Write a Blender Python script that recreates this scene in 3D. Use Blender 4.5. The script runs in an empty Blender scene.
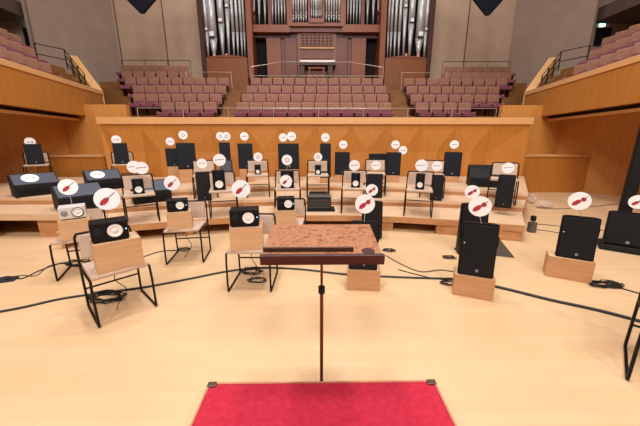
import bpy, bmesh, math, random
from mathutils import Vector, Matrix
random.seed(7)
C = bpy.context.scene.collection
R = math.radians
# ------------------------------------------------------------------ camera
EYE = 1.57; PITCH = R(14.3); F = 290.0; CX, CY = 316.0, 213.0
cp, sp_ = math.cos(PITCH), math.sin(PITCH)
cam_d = bpy.data.cameras.new('camera'); cam = bpy.data.objects.new('camera', cam_d); C.objects.link(cam)
cam_d.sensor_width = 36; cam_d.lens = F * 36 / 640; cam_d.clip_end = 200; cam_d.clip_start = 0.05
cam.location = (0, 0, EYE)
YAW = -math.atan2(4.0, F)
cam.rotation_euler = (math.pi / 2 - PITCH, 0, YAW)
bpy.context.scene.camera = cam
_rot = cam.rotation_euler.to_matrix()
def ray(px, py):
    d = _rot @ Vector(((px - 320.0) / F, (213.0 - py) / F, -1.0)); return d
def on_y(px, py, Y):
    d = ray(px, py); t = Y / d.y; return Vector((d.x * t, Y, EYE + d.z * t))
def on_z(px, py, Z):
    d = ray(px, py); t = (Z - EYE) / d.z; return Vector((d.x * t, d.y * t, Z))
def on_x(px, py, X):
    d = ray(px, py); t = X / d.x; return Vector((X, d.y * t, EYE + d.z * t))
def rect(x0, y0, x1, y1, Y):
    b = on_y((x0 + x1) / 2, y1, Y); t = on_y((x0 + x1) / 2, y0, Y)
    w = (on_y(x1, (y0+y1)/2, Y) - on_y(x0, (y0+y1)/2, Y)).x
    return b.x, b.z, w, t.z - b.z

# ------------------------------------------------------------------ materials
def s2l(c):
    out = []
    for v in c:
        v /= 255.0
        out.append(v / 12.92 if v <= 0.04045 else ((v + 0.055) / 1.055) ** 2.4)
    return (*out, 1)
def mat(name, col, rough=0.6, metal=0.0, col2=None, scale=8, stretch=(1, 1, 1), bump=0.0, emis=0, spec=0.5, detail=3, contrast=(0.35, 0.65)):
    m = bpy.data.materials.new(name); m.use_nodes = True
    nt = m.node_tree; b = nt.nodes['Principled BSDF']
    b.inputs['Base Color'].default_value = s2l(col); b.inputs['Roughness'].default_value = rough
    b.inputs['Metallic'].default_value = metal; b.inputs['Specular IOR Level'].default_value = spec
    if emis:
        b.inputs['Emission Color'].default_value = s2l(col); b.inputs['Emission Strength'].default_value = emis
    if col2 or bump:
        tc = nt.nodes.new('ShaderNodeTexCoord'); mp = nt.nodes.new('ShaderNodeMapping'); no = nt.nodes.new('ShaderNodeTexNoise')
        mp.inputs['Scale'].default_value = stretch; no.inputs['Scale'].default_value = scale; no.inputs['Detail'].default_value = detail
        nt.links.new(tc.outputs['Object'], mp.inputs['Vector']); nt.links.new(mp.outputs['Vector'], no.inputs['Vector'])
        if col2:
            r = nt.nodes.new('ShaderNodeValToRGB')
            r.color_ramp.elements[0].position = contrast[0]; r.color_ramp.elements[1].position = contrast[1]
            r.color_ramp.elements[0].color = s2l(col); r.color_ramp.elements[1].color = s2l(col2)
            nt.links.new(no.outputs['Fac'], r.inputs['Fac']); nt.links.new(r.outputs['Color'], b.inputs['Base Color'])
        if bump:
            bp = nt.nodes.new('ShaderNodeBump'); bp.inputs['Strength'].default_value = bump; bp.inputs['Distance'].default_value = 0.01
            nt.links.new(no.outputs['Fac'], bp.inputs['Height']); nt.links.new(bp.outputs['Normal'], b.inputs['Normal'])
    return m
def brick_mat(name, c1, c2, cm, bw, bh, mortar, rough, rotz=0.0, rotx=0.0, spec=0.5, mixnoise=None):
    m = bpy.data.materials.new(name); m.use_nodes = True
    nt = m.node_tree; b = nt.nodes['Principled BSDF']; b.inputs['Roughness'].default_value = rough; b.inputs['Specular IOR Level'].default_value = spec
    tc = nt.nodes.new('ShaderNodeTexCoord'); mp = nt.nodes.new('ShaderNodeMapping'); br = nt.nodes.new('ShaderNodeTexBrick')
    mp.inputs['Rotation'].default_value = (rotx, 0, rotz)
    nt.links.new(tc.outputs['Object'], mp.inputs['Vector']); nt.links.new(mp.outputs['Vector'], br.inputs['Vector'])
    br.inputs['Color1'].default_value = s2l(c1); br.inputs['Color2'].default_value = s2l(c2); br.inputs['Mortar'].default_value = s2l(cm)
    br.inputs['Scale'].default_value = 1; br.inputs['Brick Width'].default_value = bw; br.inputs['Row Height'].default_value = bh
    br.inputs['Mortar Size'].default_value = mortar; br.inputs['Mortar Smooth'].default_value = 0.3
    no = nt.nodes.new('ShaderNodeTexNoise'); no.inputs['Scale'].default_value = 1.6; no.inputs['Detail'].default_value = 6
    nt.links.new(tc.outputs['Object'], no.inputs['Vector'])
    r = nt.nodes.new('ShaderNodeValToRGB'); r.color_ramp.elements[0].position = 0.3; r.color_ramp.elements[1].position = 0.7
    r.color_ramp.elements[0].color = (0.93, 0.91, 0.88, 1); r.color_ramp.elements[1].color = (1, 1, 1, 1)
    mx = nt.nodes.new('ShaderNodeMix'); mx.data_type = 'RGBA'; mx.blend_type = 'MULTIPLY'; mx.inputs['Factor'].default_value = 1
    nt.links.new(no.outputs['Fac'], r.inputs['Fac']); nt.links.new(br.outputs['Color'], mx.inputs['A']); nt.links.new(r.outputs['Color'], mx.inputs['B'])
    nt.links.new(mx.outputs['Result'], b.inputs['Base Color'])
    return m
M = {}
M['floor'] = brick_mat('maple_floor', (222, 188, 146), (218, 183, 140), (211, 175, 132), 1.6, 0.085, 0.002, 0.45, rotz=0.0, spec=0.3)
M['deck'] = mat('deck_wood', (214, 178, 142), 0.5, col2=(222, 188, 152), scale=3, stretch=(1, 8, 8))
M['fascia'] = mat('fascia_wood', (184, 130, 84), 0.5, col2=(198, 144, 98), scale=3, stretch=(1, 8, 8))
M['wall_wood'] = mat('wall_veneer', (188, 120, 48), 0.5, col2=(198, 132, 58), scale=3, stretch=(9, 9, 0.6), detail=5)
M['wall_wood_dark'] = mat('side_wall_veneer', (200, 138, 66), 0.55, col2=(210, 148, 76), scale=3, stretch=(9, 9, 0.6), detail=5)
M['cap'] = mat('pale_cap_wood', (222, 168, 108), 0.45, col2=(228, 178, 120), scale=4, stretch=(1, 6, 6))
M['balc'] = mat('balcony_veneer', (180, 116, 46), 0.5, col2=(192, 128, 56), scale=2, stretch=(9, 9, 0.6))
M['terrace'] = mat('terrace_floor', (128, 84, 40), 0.6, col2=(142, 96, 48), scale=4, stretch=(1, 6, 1))
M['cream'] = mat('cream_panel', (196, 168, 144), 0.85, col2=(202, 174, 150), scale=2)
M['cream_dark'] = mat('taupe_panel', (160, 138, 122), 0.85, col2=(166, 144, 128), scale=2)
M['joint'] = mat('joint', (96, 76, 64), 0.8)
M['dark'] = mat('void_shade', (10, 6, 7), 0.9)  # near-black that puts shade into gaps, case interiors and openings
M['door'] = mat('dark_door', (12, 10, 14), 0.5)
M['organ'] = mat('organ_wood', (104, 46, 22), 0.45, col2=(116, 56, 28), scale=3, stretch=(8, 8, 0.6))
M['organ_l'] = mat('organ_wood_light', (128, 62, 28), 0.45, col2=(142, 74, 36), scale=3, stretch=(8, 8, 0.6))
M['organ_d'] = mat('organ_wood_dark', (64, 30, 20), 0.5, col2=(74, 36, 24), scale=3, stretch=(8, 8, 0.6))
M['tower'] = mat('tower_wood', (130, 72, 30), 0.45, col2=(142, 82, 36), scale=3, stretch=(8, 8, 0.6))
M['pipe'] = mat('pipe_tin', (205, 203, 203), 0.38, 0.35)
M['pipe_mouth'] = mat('pipe_mouth', (40, 34, 34), 0.6)
M['pipe_cap'] = mat('pipe_foot_block', (208, 158, 130), 0.5)
M['seat_mauve'] = mat('mauve_upholstery', (128, 70, 84), 0.9, col2=(138, 78, 92), scale=20)
M['seat_tan'] = mat('tan_seat_back', (148, 106, 84), 0.8, col2=(158, 114, 92), scale=12)
M['seat_rim'] = mat('seat_rim_wood', (184, 132, 100), 0.5)
M['rail'] = mat('pale_rail', (196, 176, 160), 0.35, 0.4)
M['rail_d'] = mat('bronze_rail', (84, 58, 48), 0.4, 0.5)
M['blackmetal'] = mat('black_tube', (16, 14, 18), 0.35, 0.5)
M['black'] = mat('black_cabinet', (10, 11, 15), 0.5, col2=(13, 14, 19), scale=60, spec=0.25)
M['grille'] = mat('black_grille', (9, 9, 12), 0.6, col2=(15, 15, 19), scale=240, spec=0.3)
M['navygrille'] = mat('blue_black_grille', (12, 14, 22), 0.55, col2=(18, 21, 30), scale=200, spec=0.25)
M['wedgegrille'] = mat('slate_grille', (74, 78, 90), 0.6, col2=(94, 98, 110), scale=180, spec=0.25)
M['wedge'] = mat('wedge_cabinet', (22, 21, 24), 0.6, col2=(28, 26, 29), scale=50, spec=0.25)
M['white'] = mat('white_card', (250, 250, 252), 0.6)
M['silver'] = mat('silver_cabinet', (214, 208, 204), 0.4)
M['cone'] = mat('white_cone', (246, 242, 238), 0.5)
M['conering'] = mat('cone_ring', (120, 116, 116), 0.4, 0.4)
M['rubber'] = mat('black_rubber', (8, 8, 10), 0.8)
M['led'] = mat('blue_led', (120, 190, 255), 0.3, emis=4)
M['badge'] = mat('grey_badge', (150, 150, 154), 0.4, 0.5)
M['box'] = mat('ply_box', (204, 160, 118), 0.55, col2=(216, 174, 132), scale=4, stretch=(1, 1, 14))
M['box2'] = mat('orange_box', (190, 140, 96), 0.55, col2=(204, 154, 110), scale=4, stretch=(1, 1, 14))
M['uphol'] = mat('beige_upholstery', (190, 164, 144), 0.9, col2=(202, 176, 156), scale=40)
M['clear'] = mat('frosted_rod', (196, 190, 186), 0.3, 0.2)
M['red'] = mat('red_print', (176, 44, 58), 0.6)
M['gold'] = mat('ochre_print', (196, 150, 130), 0.6)
M['greyp'] = mat('grey_print', (120, 112, 124), 0.6)
M['mauvep'] = mat('mauve_print', (170, 110, 124), 0.6)
M['carpet'] = mat('red_carpet', (178, 26, 52), 0.95, col2=(192, 36, 62), scale=30, bump=0.3, detail=6)
M['podium_edge'] = mat('podium_trim', (200, 128, 100), 0.35, 0.3)
M['bronze'] = mat('corner_metal', (100, 84, 70), 0.4, 0.7)
M['podium_side'] = mat('podium_side', (120, 62, 40), 0.5)
M['burl'] = mat('burl_wood', (172, 116, 80), 0.4, col2=(118, 70, 46), scale=38, detail=8, contrast=(0.48, 0.68))
M['deskdark'] = mat('dark_mahogany', (62, 30, 24), 0.4, col2=(70, 36, 28), scale=6, stretch=(1, 8, 8))
M['polewood'] = mat('pole_bronze', (118, 70, 46), 0.3, 0.6)
M['cable'] = mat('dark_cable', (34, 37, 46), 0.6)
M['cable2'] = mat('black_cable', (18, 17, 20), 0.6)
M['cable3'] = mat('thin_brown_cable', (104, 82, 60), 0.6)
M['plastic'] = mat('clear_plastic', (226, 206, 184), 0.25)
M['plastic'].node_tree.nodes['Principled BSDF'].inputs['Alpha'].default_value = 0.45
M['navy'] = mat('navy_lacquer', (12, 16, 34), 0.35)
M['exit'] = mat('pale_green_lamp', (190, 255, 235), 0.4, emis=3)
M['ampgrey'] = mat('amp_grey', (96, 92, 90), 0.45, 0.3)
M['ceiling'] = mat('ceiling_plaster', (150, 128, 108), 0.9)
M['lamp'] = mat('lamp_glow', (255, 244, 226), 0.5, emis=6)

# ------------------------------------------------------------------ mesh helpers
class MB:
    def __init__(s): s.bm = bmesh.new()
    def box(s, c, d, rot=None, bev=0.0, M4=None, taper=None):
        g = bmesh.ops.create_cube(s.bm, size=1.0)['verts']
        for v in g:
            v.co = Vector((v.co.x * d[0], v.co.y * d[1], v.co.z * d[2]))
            if taper: v.co.x *= (taper if v.co.y > 0 else 1)
        if bev:
            es = list({e for v in g for e in v.link_edges})
            r = bmesh.ops.bevel(s.bm, geom=es, offset=bev, segments=2, affect='EDGES', profile=0.6)
            g = list({v for f in r['faces'] for v in f.verts} | {v for v in g if v.is_valid})
        m = Matrix.Translation(Vector(c))
        if rot is not None: m = m @ rot.to_4x4()
        if M4 is not None: m = M4 @ m
        bmesh.ops.transform(s.bm, matrix=m, verts=g); return s
    def cyl(s, p0, p1, r, r2=None, seg=12):
        p0, p1 = Vector(p0), Vector(p1); d = p1 - p0
        g = bmesh.ops.create_cone(s.bm, cap_ends=True, segments=seg, radius1=r, radius2=r if r2 is None else r2, depth=d.length)['verts']
        q = d.to_track_quat('Z', 'Y').to_matrix().to_4x4()
        bmesh.ops.transform(s.bm, matrix=Matrix.Translation((p0 + p1) / 2) @ q, verts=g); return s
    def tube(s, pts, r, seg=6, closed=False):
        pts = [Vector(p) for p in pts]; n = len(pts); rings = []
        up = Vector((0, 0, 1)); prev = None
        for i, p in enumerate(pts):
            if closed: t = pts[(i + 1) % n] - pts[i - 1]
            else: t = pts[min(i + 1, n - 1)] - pts[max(i - 1, 0)]
            if t.length < 1e-9: t = Vector((1, 0, 0))
            t.normalize()
            if prev is None:
                a = t.cross(up)
                if a.length < 1e-3: a = t.cross(Vector((1, 0, 0)))
            else: a = prev - t * prev.dot(t)
            if a.length < 1e-6: a = t.orthogonal()
            a.normalize(); b = t.cross(a); prev = a
            rings.append([s.bm.verts.new(p + a * (r * math.cos(2 * math.pi * k / seg)) + b * (r * math.sin(2 * math.pi * k / seg))) for k in range(seg)])
        m = n if closed else n - 1
        for i in range(m):
            A, B = rings[i], rings[(i + 1) % n]
            for k in range(seg): s.bm.faces.new((A[k], A[(k + 1) % seg], B[(k + 1) % seg], B[k]))
        if not closed:
            s.bm.faces.new(rings[0][::-1]); s.bm.faces.new(rings[-1])
        return s
    def prism(s, poly, z0, z1, M4=None):
        lo = [s.bm.verts.new((p[0], p[1], z0)) for p in poly]; hi = [s.bm.verts.new((p[0], p[1], z1)) for p in poly]
        n = len(poly); s.bm.faces.new(lo[::-1]); s.bm.faces.new(hi)
        for i in range(n): s.bm.faces.new((lo[i], lo[(i + 1) % n], hi[(i + 1) % n], hi[i]))
        if M4 is not None: bmesh.ops.transform(s.bm, matrix=M4, verts=lo + hi)
        return s
    def poly(s, pts):
        s.bm.faces.new([s.bm.verts.new(p) for p in pts]); return s
    def lathe(s, prof, c=(0, 0, 0), M4=None, seg=24):
        vs = []; rings = []
        for r, z in prof:
            if r < 1e-6: v = s.bm.verts.new((0, 0, z)); rings.append([v] * seg); vs.append(v)
            else:
                ring = [s.bm.verts.new((r * math.cos(2 * math.pi * k / seg), r * math.sin(2 * math.pi * k / seg), z)) for k in range(seg)]
                rings.append(ring); vs += ring
        for A, B in zip(rings, rings[1:]):
            for k in range(seg):
                q = []
                for v in (A[k], A[(k + 1) % seg], B[(k + 1) % seg], B[k]):
                    if v not in q: q.append(v)
                if len(q) > 2: s.bm.faces.new(q)
        m = Matrix.Translation(Vector(c))
        if M4 is not None: m = m @ M4
        bmesh.ops.transform(s.bm, matrix=m, verts=vs); return s
    def build(s, name, m, parent=None, smooth=False, loc=None, rotz=0):
        bmesh.ops.recalc_face_normals(s.bm, faces=s.bm.faces)
        me = bpy.data.meshes.new(name); s.bm.to_mesh(me); s.bm.free()
        me.materials.append(m)
        if smooth:
            for p in me.polygons: p.use_smooth = True
        o = bpy.data.objects.new(name, me); C.objects.link(o)
        if parent: o.parent = parent
        if loc is not None: o.location = loc
        if rotz: o.rotation_euler[2] = rotz
        return o
def thing(name, label, cat, loc=(0, 0, 0), rotz=0.0, group=None):
    o = bpy.data.objects.new(name, None); C.objects.link(o); o.empty_display_size = 0.1
    o.location = loc; o.rotation_euler = (0, 0, rotz); o['label'] = label; o['category'] = cat
    if group: o['group'] = group
    return o
def tag(o, label, cat, group=None, kind=None):
    o['label'] = label; o['category'] = cat
    if group: o['group'] = group
    if kind: o['kind'] = kind
    return o
def struct(o): o['kind'] = 'structure'; return o
def dup(root, loc, rotz, label, group=None):
    r = root.copy(); C.objects.link(r); r.location = loc; r.rotation_euler = (0, 0, rotz); r['label'] = label
    if group: r['group'] = group
    for ch in list(root.children):
        c = ch.copy(); C.objects.link(c); c.parent = r
        for g in list(ch.children):
            d = g.copy(); C.objects.link(d); d.parent = c
    return r
RX = Matrix.Rotation(R(90), 4, 'X')   # lathe axis z -> -y (towards viewer)
def face_eye(p): return -math.atan2(p[0], p[1] - 0.3)
def smooth_path(pts, n=8, closed=False):
    P = [Vector(p) for p in pts]; out = []
    for i in range(len(P) - 1):
        a = P[max(i - 1, 0)]; b = P[i]; c = P[i + 1]; d = P[min(i + 2, len(P) - 1)]
        for k in range(n):
            t = k / n
            out.append(0.5 * ((2 * b) + (c - a) * t + (2 * a - 5 * b + 4 * c - d) * t * t + (3 * b - a - 3 * c + d) * t ** 3))
    out.append(P[-1]); return out

# ------------------------------------------------------------------ the hall
struct(MB().box((0, 1.2, -0.1), (28.6, 31, 0.2)).build('floor', M['floor']))
H1, H2, H3 = 0.27, 0.40, 0.53
WY = 8.3                                                     # face of the folded wooden wall
def curve(y0, k, x): return y0 - k * x * x
def y1(x): return 4.96 - 0.066 * x * x
def y2(x): return 5.75 - 0.042 * x * x
def y3(x): return 6.72 - 0.068 * x * x
# --- stage risers
def fan(fn, xa, xb, n=8): return [(xa + (xb - xa) * i / n, fn(xa + (xb - xa) * i / n)) for i in range(n + 1)]
r = thing('stage_riser', 'lowest curved wooden stage riser, open dark gaps under its front edge', 'stage riser', group=None)
f1 = fan(y1, -3.75, 3.24); b1 = fan(y2, -3.95, 3.80)
MB().prism(f1 + b1[::-1], H1 - 0.105, H1).build('deck', M['deck'], r)
fr = [(x, y - 0.012) for x, y in f1]; fi = [(x, y + 0.002) for x, y in f1]
MB().prism(fr + [(x, y - 0.0005) for x, y in f1][::-1], H1 - 0.105, H1 - 0.004).build('edge_board', M['fascia'], r)
def post(px0, px1):
    def solve(px):
        Y = 4.7
        for _ in range(6): X = on_y(px, 228, Y).x; Y = y1(X)
        return X
    xa = max(solve(px0), -3.74); xb = min(solve(px1), 3.235)
    mb = MB(); mb.prism([(xa, y1(xa) + 0.012), (xb, y1(xb) + 0.012), (xb, y1(xb) + 0.06), (xa, y1(xa) + 0.06)], 0, H1 - 0.105)
    return mb.build('support_panel', M['fascia'], r)
for a, b in ((100, 134), (184, 192), (229, 302), (372, 393), (437, 527)): post(a, b)
MB().prism([(-3.75, y1(-3.75) + 0.05), (-3.70, y1(-3.7) + 0.05), (-3.88, y2(-3.9) - 0.03), (-3.93, y2(-3.9) - 0.03)], 0, H1 - 0.105).build('support_panel', M['fascia'], r)
MB().prism([(3.18, y1(3.2) + 0.07), (3.235, y1(3.2) + 0.07), (3.79, y2(3.8) - 0.03), (3.735, y2(3.8) - 0.03)], 0, H1 - 0.105).build('support_panel', M['fascia'], r)
r = thing('stage_riser', 'middle curved wooden stage riser, stepping up behind the lowest one', 'stage riser')
f2 = fan(lambda x: y2(x) + 0.002, -3.95, 3.82); b2 = fan(y3, -4.1, 4.14)
MB().prism(f2 + b2[::-1], H2 - 0.06, H2).build('deck', M['deck'], r)
MB().prism([(x, y + 0.012) for x, y in f2] + [(x, y + 0.05) for x, y in f2][::-1], 0, H2 - 0.06).build('edge_board', M['fascia'], r)
r = thing('stage_riser', 'highest and deepest stage riser, against the folded wooden wall', 'stage riser')
f3 = fan(lambda x: y3(x) + 0.002, -4.1, 4.16)
MB().prism(f3 + [(6.0, WY - 0.01), (-6.0, WY - 0.01)], H3 - 0.06, H3).build('deck', M['deck'], r)
MB().prism([(x, y + 0.012) for x, y in f3] + [(x, y + 0.05) for x, y in f3][::-1], 0, H3 - 0.06).build('edge_board', M['fascia'], r)
MB().prism([(4.10, 5.62), (4.14, 5.60), (5.97, 8.28), (5.93, 8.28)], 0, H3 - 0.06).build('side_board', M['fascia'], r)
r = thing('stage_riser', 'open wooden platform at the far left front, square dark openings below', 'stage riser')
MB().prism([(-7.4, 4.60), (-4.05, 4.55), (-4.05, 5.28), (-7.4, 5.28)], 0.30, 0.405).build('deck', M['deck'], r)
for xa, xb in ((-7.4, -5.25), (-4.55, -4.05)):
    MB().prism([(xa, 4.61), (xb, 4.61), (xb, 4.66), (xa, 4.66)], 0, 0.30).build('support_panel', M['fascia'], r)
r = thing('stage_riser', 'raised wooden platform at the far left, carrying the wedge loudspeakers', 'stage riser')
MB().prism([(-7.6, 5.285), (-4.16, 5.285), (-4.16, 5.72), (-6.02, 8.28), (-7.6, 8.28)], 0.475, H3).build('deck', M['deck'], r)
MB().prism([(-7.6, 5.29), (-4.17, 5.29), (-4.17, 5.34), (-7.6, 5.34)], 0, 0.475).build('edge_board', M['fascia'], r)

# --- folded wooden wall behind the stage
xs0, xs1 = on_y(99, 121, WY).x, on_y(531, 121, WY).x
peaks = [on_y(105 + 0 + 35.3 * i - 1, 126, WY).x for i in range(12)]
zt = on_y(316, 126, WY).z; zm = on_y(316, 151, WY).z; ztop = on_y(316, 124, WY).z
mb = MB(); D = 0.12
mb.poly([(xs0, WY, zt), (xs1, WY, zt), (xs1, WY, ztop), (xs0, WY, ztop)])
for i in range(11):
    a, b = peaks[i], peaks[i + 1]; m_ = (a + b) / 2
    mb.poly([(a, WY, zt), (m_, WY, zm), (b, WY, zt)])
    for q in (a, b):
        mb.poly([(q, WY, zt), (m_, WY, zm), (q, WY + D * 0.75, zm - 0.05)])
        mb.poly([(q, WY + D * 0.75, zm - 0.05), (m_, WY, zm), (m_, WY, 0), (q, WY + D, 0)])
for q, e in ((peaks[0], xs0), (peaks[-1], xs1)):
    mb.poly([(e, WY, zt), (q, WY, zt), (q, WY + D * 0.75, zm - 0.05), (e, WY, zm)])
    mb.poly([(q, WY + D * 0.75, zm - 0.05), (e, WY, zm), (e, WY, 0), (q, WY + D, 0)])
mb.box(((xs0 + xs1) / 2, WY + 0.52, ztop / 2), (xs1 - xs0, 0.56, ztop))
for e in (xs0, xs1): mb.poly([(e, WY, 0), (e, WY + .3, 0), (e, WY + .3, ztop), (e, WY, ztop)])
o = struct(mb.build('wall_back', M['wall_wood']))
zc1 = on_y(316, 117.3, WY - .05).z; zc0 = on_y(316, 124.3, WY - .05).z
mb = MB(); mb.prism([(0, 0), (0, .1), (0.0, 0.0)], 0, 0.001) if False else None
mb.box(((xs0 + xs1) / 2, WY + 0.38, (zc0 + zc1) / 2), (xs1 - xs0 + .08, 0.86, zc1 - zc0), bev=.01)
struct(mb.build('trim_1', M['cap']))

# --- lower side boxes and back corners, mirrored left/right
def poly_wall(pts, z0, z1, name, m, th=0.12, out=1):
    mb = MB()
    for (xa, ya), (xb, yb) in zip(pts, pts[1:]):
        d = Vector((xb - xa, yb - ya, 0)); n = Vector((d.y, -d.x, 0)).normalized() * th * out
        mb.prism([(xa, ya), (xb, yb), (xb + n.x, yb + n.y), (xa + n.x, ya + n.y)], z0, z1)
    return struct(mb.build(name, m))
for s, side in ((-1, 'left'), (1, 'right')):
    # low box in front of the recess
    x0 = 6.12; x1 = 8.12
    struct(MB().box((s * (x0 + x1) / 2, 9.06, 0.535), (x1 - x0, 0.92, 1.07)).build('wall_low_' + side, M['wall_wood']))
    struct(MB().box((s * (x0 + x1) / 2, 9.05, 1.085), (x1 - x0, 0.96, 0.03)).build('trim_2' if s < 0 else 'trim_3', M['cap']))
    # back wall of the recess
    struct(MB().box((s * 7.3, 9.62, 1.3), (2.9, 0.16, 2.6)).build('wall_recess_' + side, M['wall_wood_dark']))
    # stage side wall, fanning out towards the audience
    poly_wall([(s * 7.85, 9.54), (s * 8.13, 8.6), (s * 9.3, 7.2), (s * 10.6, 4.4), (s * 11.2, -14)], 0, 2.55, 'wall_' + side, M['wall_wood_dark'], out=-s)
# --- balconies
def balcony(s, side):
    # face from tip to front, from the photograph: top height 3.17, bottom 2.26
    tip = (7.42, 10.9); fr = (6.05, 4.6); fr2 = (5.9, 1.0)
    pts = [fr2, fr, tip]
    mb = MB()
    outer = [(11.0, 12.8), (13.9, 12.8), (13.9, 1.0)]
    mb.prism([(s * x, y) for x, y in pts + outer], 2.27, 2.55)
    for (xa, ya), (xb, yb) in zip(pts, pts[1:]):
        mb.prism([(s * xa, ya), (s * xb, yb), (s * (xb + .12), yb), (s * (xa + .12), ya)], 2.55, 3.06)
    struct(mb.build('wall_balcony_' + side, M['balc']))
    mb = MB()
    for (xa, ya), (xb, yb) in zip(pts, pts[1:]):
        mb.prism([(s * (xa - .02), ya), (s * (xb - .02), yb), (s * (xb + .16), yb), (s * (xa + .16), ya)], 3.06, 3.19)
    # end parapet rising with the rake, away from the stage
    e0 = Vector((7.42, 10.9, 3.19)); e1 = Vector((9.6, 12.1, 4.75))
    for k in range(1):
        v = [mb.bm.verts.new((s * p[0], p[1], p[2])) for p in
             [(7.40, 10.92, 2.6), (8.6, 11.65, 3.4), (8.6, 11.65, 4.47), (7.40, 10.92, 3.19), (7.62, 10.78, 2.6), (8.8, 11.5, 3.4), (8.8, 11.5, 4.47), (7.62, 10.78, 3.19)]]
        for q in ((0, 1, 2, 3), (4, 5, 6, 7), (0, 1, 5, 4), (3, 2, 6, 7), (0, 3, 7, 4), (1, 2, 6, 5)): mb.bm.faces.new([v[i] for i in q])
    struct(mb.build('trim_4' if s < 0 else 'trim_5', M['cap']))
    # recessed pale lip under the soffit
    mb = MB()
    for (xa, ya), (xb, yb) in zip([fr2, fr, (7.2, 9.5)], [fr, (7.2, 9.5)]):
        mb.prism([(s * (xa + .10), ya), (s * (xb + .10), yb), (s * (xb + .22), yb), (s * (xa + .22), ya)], 2.12, 2.18)
    struct(mb.build('trim_6' if s < 0 else 'trim_7', M['cap']))
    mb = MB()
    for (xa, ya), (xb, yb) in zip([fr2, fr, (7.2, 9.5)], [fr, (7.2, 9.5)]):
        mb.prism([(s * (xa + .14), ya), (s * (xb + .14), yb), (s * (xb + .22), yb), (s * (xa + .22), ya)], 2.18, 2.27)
    struct(mb.build('shade_strip_left' if s < 0 else 'shade_strip_right', M['dark']))  # dark strip: shadow between soffit and lip put into the colour
balcony(-1, 'left'); balcony(1, 'right')

# --- choir terrace floors (stepped)
rowY = [10.8, 11.6, 12.4, 13.2, 14.0, 14.8]
rowTop = [on_y(316, v, y).z for v, y in zip((102.6, 94.5, 86.3, 78.2, 72.0, 65.9), rowY)]
SH = 0.80                                                    # seat back height
rowF = [z - SH for z in rowTop]
for i in range(6):
    ya = rowY[i] - 0.5; yb = (rowY[i] + 0.3) if i < 5 else 15.9
    mb = MB()
    if i < 4: mb.box((0, (ya + yb) / 2, rowF[i] / 2), (16.5, yb - ya, rowF[i]))
    elif i == 4:
        for s in (-1, 1): mb.box((s * 6.7, (ya + yb) / 2, rowF[i] / 2), (3.1, yb - ya, rowF[i]))
    else:
        for s in (-1, 1): mb.box((s * 7.6, (ya + yb) / 2, rowF[i] / 2), (4.3, yb - ya, rowF[i]))
    struct(mb.build('floor_terrace', M['terrace']))
struct(MB().box((0, 9.58, rowF[0] / 2 - .1), (12.2, 1.44, rowF[0] - .2)).build('floor_terrace', M['terrace']))
PZ = 3.66
struct(MB().box((0, 14.85, PZ / 2), (10.3, 2.7, PZ)).build('floor_organ_gallery', M['terrace']))
# aisle steps beside the centre block (half-steps)
for s in (-1, 1):
    mb = MB()
    for k in range(7):
        y = 10.45 + k * 0.4; z = rowF[0] + 0.2 + k * 0.205
        if y > 13.3: break
        mb.box((s * (2.98 + .07 * k), y + .2, z - 0.1), (0.62, 0.4, 0.2))
    struct(mb.build('floor_aisle_steps', M['terrace']))
# wooden side steps outside the blocks
for s in (-1, 1):
    mb = MB()
    for k in range(8):
        z = 1.9 + .33 * k
        mb.box((s * 8.35, 10.3 + .62 * k + 1.2, z / 2), (1.5, 2.6, z))
    struct(mb.build('floor_side_steps', M['terrace']))

# --- upper walls
def vwall(p0, p1, z0, z1, name, m, th=.15):
    d = Vector((p1[0] - p0[0], p1[1] - p0[1])); n = Vector((-d.y, d.x)).normalized() * th
    return struct(MB().prism([p0, p1, (p1[0] + n.x, p1[1] + n.y), (p0[0] + n.x, p0[1] + n.y)], z0, z1).build(name, m))
bx = on_y(117, 60, 16.0).x; ox = on_y(199.2, 40, 15.4).x
TOPZ = 12.0
for s, side in ((-1, 'left'), (1, 'right')):
    a = (s * abs(bx), 16.0); b = (s * abs(ox), 16.0)
    if s < 0: vwall(b, a, 2, TOPZ, 'wall_upper_back_' + side, M['cream'], -.15)
    else: vwall(a, b, 2, TOPZ, 'wall_upper_back_' + side, M['cream'], -.15)
    c = (s * 11.15, 12.9)
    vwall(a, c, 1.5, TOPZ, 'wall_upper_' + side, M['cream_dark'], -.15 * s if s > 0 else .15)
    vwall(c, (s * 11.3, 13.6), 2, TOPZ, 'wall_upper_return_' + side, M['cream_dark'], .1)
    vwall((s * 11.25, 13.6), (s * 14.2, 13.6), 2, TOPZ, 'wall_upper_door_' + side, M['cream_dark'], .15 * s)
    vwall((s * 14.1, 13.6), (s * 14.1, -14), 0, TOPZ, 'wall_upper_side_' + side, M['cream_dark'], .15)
    # slim joints of the back panels
    mb = MB()
    for px in ((168, 122) if s < 0 else (464, 510)):
        x = on_y(px, 60, 15.98).x
        mb.box((x, 15.985, 7), (.035, .03, 10))
    struct(mb.build('trim_10' if s < 0 else 'trim_11', M['joint']))
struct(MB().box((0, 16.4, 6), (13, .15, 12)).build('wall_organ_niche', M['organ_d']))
struct(MB().box((0, 1.0, TOPZ + .1), (29, 31, .2)).build('ceiling', M['ceiling']))
struct(MB().box((0, -14.2, 6), (29, .2, 12)).build('wall_front', M['cream_dark']))

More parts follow.
